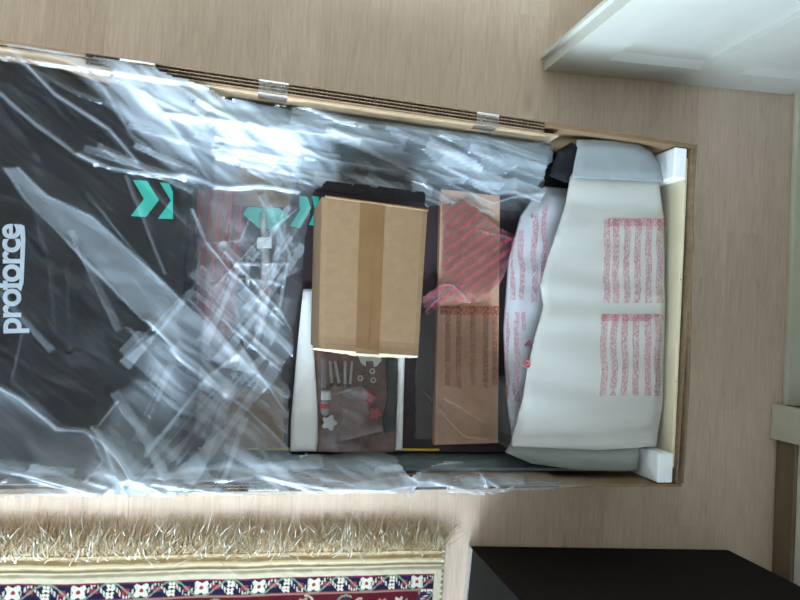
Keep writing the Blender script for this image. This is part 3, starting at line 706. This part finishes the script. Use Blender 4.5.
# raised lip along the far edge, torn pale edge along the near one, dented corner
lipv = [lerp(TL, TR, s_) for s_ in np.linspace(.02, 1.0, 14)]
MB().tube([Vector(p) + Vector((0, .001, .0045)) for p in lipv], .0032, 6).build('folded_edge', MT['kraft_small'], sb, smooth=True)
ev = []; ef = []; n = 26
for i in range(n + 1):
    s_ = -0.06 + 1.05 * i / n; p = lerp(BL, BR, s_); wd = 0.003 + 0.006 * math.sin(math.pi * min(1, max(0, s_))) ; wd *= (.8 + .4 * random.random())
    ev += [(p[0], p[1] + .001, zt2 + .003 - .0025 * abs(s_ - .5)), (p[0] + .001, p[1] - wd, zt2 + .001 - .004 * abs(s_ - .5))]
for i in range(n): ef.append((2 * i, 2 * i + 1, 2 * i + 3, 2 * i + 2))
mesh_obj('torn_edge', ev, ef, MT['white_edge'], sb, solid=.003)
tp = []; tf_ = []; n = 30
for i in range(n + 1):
    t_ = -0.01 + 1.02 * i / n
    for j in range(5):
        s_ = 0.345 + 0.01 * t_ + (0.235) * j / 4; p = lerp(lerp(TL, TR, s_), lerp(BL, BR, s_), t_)
        tp.append((p[0], p[1], zt2 + .0022 + .004 * math.sin(math.pi * s_) + .0004 * math.sin(i * 2.1 + j) + (.0030 * float(sstep(.9, 1, np.array(t_))))))
for i in range(n):
    for j in range(4): k = i * 5 + j; tf_.append((k, k + 5, k + 6, k + 1))
mesh_obj('tape', tp, tf_, MT['packtape'], sb, smooth=True)['label'] = 'brown packing tape along the flap seam'
for (s0, t0, s1, t1) in ((.52, .03, .48, .55), (.49, .6, .485, .97)):
    a, c = [lerp(lerp(TL, TR, s_), lerp(BL, BR, s_), t_) for s_, t_ in ((s0, t0), (s1, t1))]
    MB().tube([Vector(a) + Vector((0, 0, .0062)), Vector(c) + Vector((0, 0, .0062 + .003 * (t1 > .9)))], .0007, 4).build('tape_crease', MT['packtape'], sb)

# ------------------------------------------------------------------ polythene film
def film(name, label, region, zfun, creases, hazes, mat, step=0.0036, amp=(0.006, 0.0025), base_z=0.2, ang=-0.65, seed=0.0, ragged=.004, cat='film', arad=None):
    poly = pxpoly(region, base_z); P = np.array(poly); x0, y0 = P.min(0); x1, y1 = P.max(0)
    nx = int((x1 - x0) / step) + 1; ny = int((y1 - y0) / step) + 1
    X, Y = np.meshgrid(np.linspace(x0, x1, nx), np.linspace(y0, y1, ny))
    sd = sdist(X, Y, poly) + ragged * noise(X * 40, Y * 40)
    ca, sa = math.cos(ang), math.sin(ang); U = X * ca + Y * sa; V = -X * sa + Y * ca
    wU = U + .03 * noise(X * 8 + 5, Y * 8); wV = V + .02 * noise(X * 9, Y * 9 + 3)
    f1 = facet(wU * 9 + seed, wV * 26 + seed, 3); f2 = facet(wU * 24 + 7 + seed, wV * 52, 11); f3 = facet(X * 55 + seed + .3 * noise(X * 20, Y * 20), Y * 60, 29)
    low = noise(wU * 3 + seed, wV * 9 + seed)
    Z = zfun(X, Y) + amp[0] * (.5 + .5 * f1 + .5 * low) + amp[1] * (f2 + 1) * .8 + amp[1] * .12 * f3
    st1 = np.abs(noise(wU * 5 + 3, wV * 62 + 9)); Hz = 0.05 * np.clip(1 - st1 * 9, 0, 1) + .008 * (facet(wU * 8, wV * 40, 5) > .35)
    rim = name == 'treadmill_bag'
    for pts, hgt, wd, hv in creases:
        q = pxpoly(pts, base_z); d = seg_dist(X, Y, q); g = np.exp(-d / wd); Z += hgt * g; Hz += hv * np.exp(-(d / (wd * .6)) ** 2)
    for pts, val, soft in hazes:
        q = pxpoly(pts, base_z); s_ = sdist(X, Y, q); k = sstep(-soft, soft, s_) if soft > 0 else (s_ > 0) * 1.0
        Hz += val * k * (1 + .35 * noise(wU * 9, wV * 60)) if soft < .003 else val * k * np.clip(0.62 + 0.45 * facet(wU * 7 + 3, wV * 34 + 9, 17) + .30 * facet(wU * 16 + 1, wV * 75 + 4, 8) + .5 * noise(wU * 4, wV * 90), .1, 2); Z += .0012 * k
    if rim: Z = np.where((Y > .4525) | (Y < -.3515), np.maximum(Z, .2660), Z)      # the film climbs over the carton rims
    keep = sd > 0; idx = -np.ones(X.shape, int); idx[keep] = np.arange(keep.sum())
    a = idx[:-1, :-1].ravel(); b_ = idx[:-1, 1:].ravel(); c = idx[1:, 1:].ravel(); d = idx[1:, :-1].ravel()
    q = np.stack([a, b_, c, d], 1); q = q[q.min(1) >= 0]
    o = mesh_obj(name, np.stack([X[keep], Y[keep], Z[keep]], 1), q, mat, None, smooth=True, attrs={'haze': np.clip(Hz[keep], 0, .95)})
    tag(o, label, cat); return o

def zbag(X, Y):
    hood_ = 0.212 * (1 - sstep(HX1 - 0.01, HX1 + 0.13, X)); z = np.maximum(hood_, 0.150)
    up = sstep(0.30, 0.455, Y); z = z + (0.245 - z) * up * (0.55 + .45 * (1 - sstep(-.1, .35, X)))
    railz = .182 * sstep(.31, .345, Y) + .050 * sstep(.365, .395, Y) * sstep(HX1 - .02, HX1 + .04, X); z = np.maximum(z, .215 * sstep(.53, .60, X)); z = np.maximum(z, railz)
    lo = sstep(-0.25, -0.355, Y); z = z + (0.262 - z) * lo
    return np.maximum(z, 0.145)
bag_region = [(-120, 40), (0, 53), (85, 66), (160, 78), (168, 84), (216, 99), (228, 106), (330, 116), (430, 128), (520, 140), (545, 141), (541, 160), (541, 196), (524, 230), (470, 200), (430, 205), (428, 190), (330, 178), (316, 190),
              (308, 240), (303, 288), (296, 330), (291, 400), (289, 450), (330, 452), (352, 447), (390, 452), (402, 466), (440, 456), (510, 462), (560, 470), (600, 472), (600, 478), (480, 484.5), (300, 485.5), (0, 487), (-120, 487)]
bag_creases = [
    ([(22, 60), (38, 77), (62, 102), (112, 133), (140, 165)], .010, .005, .30), ([(0, 93), (40, 128), (80, 157), (98, 166)], .008, .005, .25), ([(0, 60), (35, 75), (80, 100), (118, 112)], .006, .006, .1),
    ([(25, 58), (75, 68), (110, 96), (135, 140), (152, 152)], .006, .006, .15), ([(82, 157), (112, 170), (150, 176), (185, 178)], .010, .006, .35),
    ([(8, 170), (28, 200), (62, 234), (85, 258), (145, 320)], .005, .004, .12), ([(22, 170), (50, 197), (95, 218), (140, 260), (168, 285), (200, 318)], .005, .004, .18),
    ([(98, 205), (125, 240), (165, 285)], .004, .003, .18), ([(38, 210), (52, 262), (58, 330)], .005, .006, .03), ([(70, 260), (72, 350)], .005, .006, .02),
    ([(25, 335), (15, 380), (50, 410)], .005, .004, .08), ([(0, 384), (25, 398), (60, 427), (88, 428), (112, 440), (138, 466)], .010, .005, .45), ([(95, 425), (125, 450), (140, 468), (190, 478), (285, 489)], .012, .005, .5),
    ([(140, 466), (170, 485)], .010, .004, .5), ([(0, 455), (50, 468), (100, 482)], .008, .006, .3), ([(0, 478), (20, 470)], .006, .004, .2),
    ([(160, 82), (220, 118), (310, 150)], .008, .008, .25), ([(170, 120), (240, 130), (300, 150), (340, 155)], .010, .007, .35), ([(185, 178), (230, 184), (262, 182), (300, 188)], .012, .006, .5),
    ([(150, 100), (190, 150), (210, 180)], .006, .006, .2), ([(225, 104), (290, 108), (340, 128), (400, 134), (480, 148)], .010, .007, .22), ([(330, 135), (420, 175), (460, 200), (500, 210)], .008, .006, .3), ([(430, 170), (500, 200), (545, 195)], .007, .006, .3), ([(360, 178), (430, 195), (480, 215)], .006, .005, .3),
    ([(440, 215), (495, 250)], .006, .004, .25), ([(390, 130), (520, 150), (545, 145)], .007, .006, .15),
    ([(193, 210), (205, 240), (225, 265), (285, 325)], .008, .004, .45), ([(225, 250), (280, 310), (292, 330)], .005, .004, .3), ([(232, 262), (290, 262)], .006, .003, .2), ([(205, 242), (240, 238), (250, 215)], .005, .003, .25), ([(215, 285), (262, 235), (300, 205)], .005, .003, .25), ([(240, 278), (275, 281), (285, 285)], .006, .003, .25), ([(292, 250), (280, 300), (255, 340)], .004, .003, .15),
    ([(190, 300), (250, 370), (290, 400)], .006, .005, .35), ([(150, 320), (220, 390), (290, 450)], .006, .005, .3), ([(250, 345), (205, 380), (150, 450)], .006, .006, .25), ([(120, 400), (100, 425), (120, 460)], .005, .004, .2), ([(230, 330), (290, 420)], .005, .004, .25),
    ([(130, 470), (230, 460), (330, 480), (400, 478)], .008, .006, .3), ([(290, 462), (400, 486)], .008, .005, .3), ([(300, 452), (350, 444), (392, 450), (408, 472), (398, 488)], .016, .008, .5),
    ([(420, 470), (470, 485), (500, 478)], .010, .005, .3), ([(470, 466), (480, 490)], .010, .003, .45), ([(462, 462), (500, 488)], .008, .004, .35), ([(520, 470), (540, 486)], .007, .004, .2),
    ([(250, 130), (330, 160), (430, 178)], .009, .006, .3), ([(95, 432), (110, 455), (95, 470), (120, 478), (105, 488)], .008, .003, .3), ([(110, 440), (128, 470), (135, 488)], .008, .003, .35),
]
bag_hazes = [
    ([(25, 57), (90, 66), (165, 82), (225, 104), (330, 135), (345, 180), (300, 188), (185, 182), (152, 152), (132, 128), (112, 104), (75, 70)], .50, .012),
    ([(120, 80), (180, 88), (250, 118), (320, 150), (300, 165), (220, 150), (150, 120)], .34, .02),
    ([(8, 170), (22, 170), (50, 197), (95, 218), (140, 260), (168, 285), (200, 318), (262, 376), (225, 370), (175, 345), (145, 320), (85, 260), (60, 232), (28, 200)], .22, .002),
    ([(160, 300), (200, 318), (240, 350), (292, 400), (292, 470), (110, 470), (105, 430), (125, 395), (150, 370)], .30, .02),
    ([(140, 330), (170, 345), (270, 440), (290, 470), (260, 470), (160, 385), (120, 350)], .12, .002),
    ([(245, 340), (270, 355), (180, 460), (130, 465)], .10, .002), ([(220, 345), (245, 355), (292, 420), (292, 450)], .12, .002), ([(195, 262), (215, 262), (292, 345), (292, 365)], .10, .002),
    ([(0, 384), (40, 405), (70, 432), (95, 430), (140, 470), (300, 485), (400, 490), (0, 492)], .20, .008), ([(0, 462), (300, 462), (560, 474), (560, 492), (0, 492)], .08, .006), ([(100, 440), (135, 450), (160, 490), (90, 490)], .20, .01),
    ([(185, 470), (290, 458), (400, 450), (408, 490), (240, 490)], .28, .015), ([(188, 178), (320, 190), (300, 290), (290, 345), (190, 320)], .16, .02),
    ([(345, 130), (430, 140), (545, 150), (540, 200), (495, 215), (420, 195), (345, 178)], .14, .015), ([(330, 150), (430, 172), (510, 205), (470, 215), (400, 190), (335, 172)], .18, .008),
    ([(400, 462), (480, 462), (560, 475), (560, 490), (400, 490)], .08, .01),
]
rf = random.Random(5)
def ribbon(cx, cy, L, wd, ang, val):
    dx, dy = math.cos(ang), math.sin(ang); px_, py_ = -dy, dx; a = wd * rf.uniform(.5, 1.0); b = wd * rf.uniform(.5, 1.3)
    pts = [(cx - dx * L / 2 + px_ * a / 2, cy - dy * L / 2 + py_ * a / 2), (cx + px_ * wd * .2, cy + py_ * wd * .2 + wd * .5), (cx + dx * L / 2 + px_ * b / 2, cy + dy * L / 2 + py_ * b / 2), (cx + dx * L / 2 - px_ * b / 2, cy + dy * L / 2 - py_ * b / 2), (cx - px_ * wd * .4, cy - py_ * wd * .4), (cx - dx * L / 2 - px_ * a / 2, cy - dy * L / 2 - py_ * a / 2)]
    bag_hazes.append((pts, val, .0015)); bag_creases.append(([pts[0], pts[2]], .003, .003, .10))
for k in range(20): ribbon(rf.uniform(135, 285), rf.uniform(300, 465), rf.uniform(70, 170), rf.uniform(7, 22), rf.choice([.75, .85, .7, .95, 2.2, 2.3, 2.0]), rf.uniform(.10, .24))
for k in range(9): ribbon(rf.uniform(195, 300), rf.uniform(195, 300), rf.uniform(50, 110), rf.uniform(4, 12), rf.choice([.8, .9, 2.2, 1.2, 1.8]), rf.uniform(.10, .22))
for k in range(12): ribbon(rf.uniform(320, 520), rf.uniform(135, 200), rf.uniform(60, 160), rf.uniform(5, 16), rf.uniform(.15, .55), rf.uniform(.10, .28))
for k in range(16): ribbon(rf.uniform(130, 330), rf.uniform(88, 178), rf.uniform(60, 150), rf.uniform(4, 12), rf.uniform(.1, .6), rf.uniform(.12, .3))
for k in range(5): ribbon(rf.uniform(0, 170), rf.uniform(90, 380), rf.uniform(60, 140), rf.uniform(3, 9), rf.uniform(.7, 1.3), rf.uniform(.04, .10))
for k in range(16): ribbon(rf.uniform(10, 540), rf.uniform(455, 486), rf.uniform(50, 120), rf.uniform(4, 12), rf.uniform(-.15, .4), rf.uniform(.10, .26))
film('treadmill_bag', 'crumpled clear polythene bag spread over the black treadmill hood', bag_region, zbag, bag_creases, bag_hazes, MT['film'])
# red printed wraps
def zflat(z, s=0.0): return lambda X, Y: np.full(X.shape, z)
film('printed_wrap', 'pink twisted film with red print over the large cardboard pad', [(441, 205), (470, 200), (500, 228), (520, 236), (512, 262), (490, 300), (470, 304), (445, 305), (425, 318), (421, 296), (440, 284), (442, 240)], zflat(.130),
     [([(441, 284), (452, 285), (470, 302)], .008, .004, .35), ([(425, 312), (445, 290)], .005, .003, .3), ([(478, 230), (518, 240)], .008, .004, .3), ([(516, 246), (492, 298)], .006, .004, .2)], [([(440, 282), (470, 285), (475, 304), (425, 316), (422, 296)], .18, .006)], MT['pink'], amp=(.004, .002), base_z=.13, seed=4.4)
film('printed_wrap', 'pink film with red print beside the black motor hood', [(196, 187), (240, 186), (246, 230), (238, 300), (228, 345), (207, 345), (196, 330)], zflat(.118),
     [([(195, 335), (222, 262), (240, 200)], .010, .006, .1), ([(215, 340), (236, 240)], .006, .004, .1)], [([(190, 240), (215, 245), (210, 270), (190, 268)], .3, .01), ([(205, 260), (238, 200), (246, 220), (222, 330), (205, 340)], .08, .006)], MT['pink_v'], amp=(.006, .002), base_z=.12, ang=1.4, seed=2.4)
film('hardware_bag', 'clear zip bag over the bolts and red knobs', [(316, 352), (398, 352), (396, 452), (318, 452)], zflat(.133), [([(322, 358), (322, 390)], .004, .002, .2), ([(330, 395), (360, 386), (375, 400)], .006, .004, .2), ([(340, 440), (380, 430)], .005, .004, .2)], [([(330, 390), (365, 388), (370, 440), (325, 445)], .20, .012), ([(345, 388), (372, 392), (360, 430), (340, 425)], .15, .004)], MT['clear'], amp=(.004, .002), base_z=.133, seed=9.1, cat='bag')
film('console_bag', 'thin clear bag over the white foam and cardboard pad', [(420, 312), (500, 312), (510, 440), (600, 440), (638, 434), (650, 300), (648, 195), (653, 195), (654, 300), (646, 440), (560, 446), (420, 444)], lambda X, Y: np.where(X > pw(505, 400, .2).x, .236, .140) + .0 * Y,
     [([(560, 325), (578, 342)], .004, .002, .4), ([(430, 395), (470, 440), (500, 445)], .006, .004, .2), ([(450, 400), (490, 425)], .005, .003, .2)], [], MT['film_r'], amp=(.003, .0012), base_z=.19, seed=1.1, cat='bag')

# ------------------------------------------------------------------ black cabinet by the rug
A = pw(470, 545, 0); Bc = pw(737, 549, 0); Lc = pw(463, 600, 0)
ex = (Bc - A).normalized(); ey = Vector((ex.y, -ex.x, 0)); wd = (Bc - A).length; dp = 0.46; ch = 0.42
kb = thing('black_cabinet', A + ex * wd / 2 + ey * dp / 2, 'tall plain black cabinet standing on the floor beside the rug', 'cabinet')
r_ = 0.05; pl_ = [A, *[A + ex * (wd - r_) + ey * r_ + (-ey * math.cos(a) + ex * math.sin(a)) * r_ for a in np.linspace(0, math.pi / 2, 7)], A + ex * wd + ey * dp, A + ey * dp]
MB().hexa([(p.x, p.y) for p in pl_], 0.004, ch).build('body', MT['blackf'], kb, bevel=.004)
sp = [A - ex * .004 + ey * .001, A - ex * .0005 + ey * .001, A - ex * .0005 + ey * dp, A - ex * .004 + ey * dp]
MB().hexa([(p.x, p.y) for p in sp], 0.03, ch).build('side_panel', MT['blackside'], kb)
sp = [A - ex * .006 + ey * .001, A - ex * .0005 + ey * .001, A - ex * .0005 + ey * dp, A - ex * .006 + ey * dp]
MB().hexa([(p.x, p.y) for p in sp], 0.001, 0.028).build('plinth_strip', MT['chrome'], kb, bevel=.003)

# ------------------------------------------------------------------ rug
R0, R1 = pw(0, 556, .008), pw(446, 549, .008)
ux = (R1 - R0).normalized(); uy = Vector((ux.y, -ux.x, 0))      # uy points away from the carton
rg = thing('rug', R0 + ux * 0.2 + uy * 0.2, 'patterned red and navy woven rug with cream border and tan fringe', 'rug')
RW = (R1 - R0).length
U, V = np.meshgrid(np.linspace(-0.35, RW, 660), np.linspace(0, 0.42, 190))
def pal(*c): return np.array(c, float)
cream, tan, navy, dred, white_, green = pal(.60, .52, .38), pal(.42, .31, .17), pal(.012, .012, .040), pal(.085, .008, .016), pal(.66, .62, .50), pal(.20, .24, .17)
Cc = np.empty(U.shape + (3,)); Cc[:] = dred; Zr = np.full(U.shape, .009)
def put(mask, c, k=1.0): Cc[mask] = Cc[mask] * (1 - k) + c * k
e = RW - U                                   # distance from the right selvedge
b0, b1 = 0.064, 0.104                        # navy guard border
er0, er1 = 0.028, 0.066
inb = (V > b0) & (e > er0)
fld = (V > b1) & (e > er1)
put(~inb, cream); put((V < 0.042) & (np.sin(V * 300 + 1) > -.3), tan); put(V < 0.02, tan * 1.1)
Zr += np.where(V < .042, .0022 * np.sin(V * 300 + 1), 0) ; Zr += .003 * sstep(.044, .052, V) * sstep(.0, .01, e)
put((e < .010) & (np.sin(V * 420) > 0.1), white_ * 1.1); put((e < .010) & (np.sin(V * 420) <= .1), tan * .8)
brd = inb & ~fld; put(brd, navy)
def motif(c, w, mask):
    """meander of white florets with red hearts along a border; c along, w across in -1..1"""
    per = 0.136; ph = (c / per) % 1.0
    for cx, cy, r in ((0.25, 0.0, .022), (0.75, .45, .011), (.75, -.45, .011)):
        dx = (ph - cx) * per; dy = (w - cy) * .020; rr = np.hypot(dx, dy); th = np.arctan2(dy, dx)
        put(mask & (rr < r * .72 * (1 + .28 * np.cos(4 * th + 3.14))), white_); put(mask & (rr < r * .22), pal(.32, .03, .04))
    dx = np.abs(ph - .5); 
    for s_ in (1, -1):
        t_ = np.abs(((ph - (.5 if s_ > 0 else 1.0) + .5) % 1) - .5); 
        ln = np.abs(w - s_ * (t_ * 8 - 1.0)); put(mask & (t_ < .2) & (ln < .28) & (np.sin(c * 900) > -.2), white_ * .8)
        put(mask & (t_ < .06) & (np.abs(w + s_ * .1) < .3), pal(.30, .03, .05))
    put(mask & (np.abs(np.abs(w) - .92) < .08), pal(.16, .02, .05)); put(mask & (np.abs(w - np.sin(ph * 6.283)) < .13), green)
hm = brd & (V < b1); motif(U, (V - (b0 + b1) / 2) / ((b1 - b0) / 2), hm)
vm = brd & (V >= b1); motif(V, (e - (er0 + er1) / 2) / ((er1 - er0) / 2), vm)
put(fld & (V < b1 + .004), pal(.30, .16, .12)); put(fld & (e < er1 + .004), pal(.30, .16, .12))
for k in range(26):
    cu_, cv_ = -0.3 + k * .052 + random.uniform(-.008, .008), b1 + .030 + random.uniform(-.008, .010)
    rr = np.hypot(U - cu_, (V - cv_) * 1.2); th = np.arctan2(V - cv_, U - cu_)
    c1 = [white_ * .75, navy * 2, green * 1.2, pal(.34, .20, .12)][k % 4]
    put(fld & (rr < .013 * (1 + .3 * np.cos(5 * th + k))), c1); put(fld & (rr < .005), [dred, white_ * .7, pal(.3, .05, .05), navy][k % 4])
    put(fld & (np.abs(rr - .021) < .0028) & (np.cos(th + k) > .1), [green, white_ * .6, navy * 1.5][k % 3])
for k in range(40):
    cu_, cv_ = random.uniform(-.3, RW - .1), random.uniform(b1 + .07, .40); rr = np.hypot(U - cu_, V - cv_); put(fld & (rr < .012), [white_ * .7, navy * 2, green][k % 3])
Zr += .0015 * noise(U * 60, V * 60) + .003 * noise(U * 5, V * 7)
edge_m = (np.minimum(np.minimum(V, e), .42 - V) <= 1e-6); Zr = np.where(edge_m, .0012, Zr)
wobble = .004 * noise(U * 6, U * 0 + .5)
RX = R0.x + ux.x * U + uy.x * (V + wobble); RY = R0.y + ux.y * U + uy.y * (V + wobble)
nU = U.shape[1]; ii = np.arange(U.size).reshape(U.shape)
q = np.stack([ii[:-1, :-1].ravel(), ii[1:, :-1].ravel(), ii[1:, 1:].ravel(), ii[:-1, 1:].ravel()], 1)
mesh_obj('pile', np.stack([RX.ravel(), RY.ravel(), Zr.ravel()], 1), q, MT['rug'], rg, smooth=True, attrs={'tint': Cc.reshape(-1, 3)})
# fringe: thousands of loose cotton strands
fv = []; ff = []; fc = []
def strand(u, v0, L, a, lift, r, col, curl):
    n0 = len(fv); pts = []
    for k in range(5):
        t_ = k / 4; an = a + curl * t_
        uu = u + L * t_ * math.sin(an); vv = v0 - L * t_ * math.cos(an); z_ = .006 + lift * math.sin(math.pi * min(1, t_ * .9)) * (1 - .35 * t_) - .004 * t_
        pts.append((R0.x + ux.x * uu + uy.x * vv, R0.y + ux.y * uu + uy.y * vv, max(.0016, z_)))
    for k, p in enumerate(pts):
        rr = r * (1 - .6 * k / 4)
        for j in range(3):
            an = 2.094 * j; fv.append((p[0] + ux.x * rr * math.cos(an), p[1] + ux.y * rr * math.cos(an), p[2] + rr * math.sin(an))); fc.append(col)
    for k in range(4):
        for j in range(3): ff.append((n0 + 3 * k + j, n0 + 3 * k + (j + 1) % 3, n0 + 3 * k + 3 + (j + 1) % 3, n0 + 3 * k + 3 + j))
u = -0.35
while u < RW - .004:
    base_a = float(.35 * noise(np.array(u * 9.), np.array(2.5)) * 2)
    for k in range(random.randint(14, 22)):
        c0 = random.random(); col = tuple((pal(.50, .31, .13) * (1 - c0) + pal(.80, .68, .49) * c0) * random.uniform(.7, 1.1))
        strand(u + random.gauss(0, .005), random.uniform(-.002, .012), random.uniform(.055, .105), base_a + random.gauss(0, .38), random.uniform(.003, .026), random.uniform(.0006, .0011), col, random.gauss(0, .4))
    u += .0068
for k in range(520):
    strand(random.uniform(-.3, RW), random.uniform(-.045, .022), random.uniform(.025, .07), random.gauss(0, .8), random.uniform(.010, .030), .0013, tuple(pal(.86, .82, .74)), random.gauss(0, .5))
o = mesh_obj('fringe', fv, ff, MT['fringe'], rg, attrs={'tint': np.array(fc)}); o['kind'] = 'stuff'
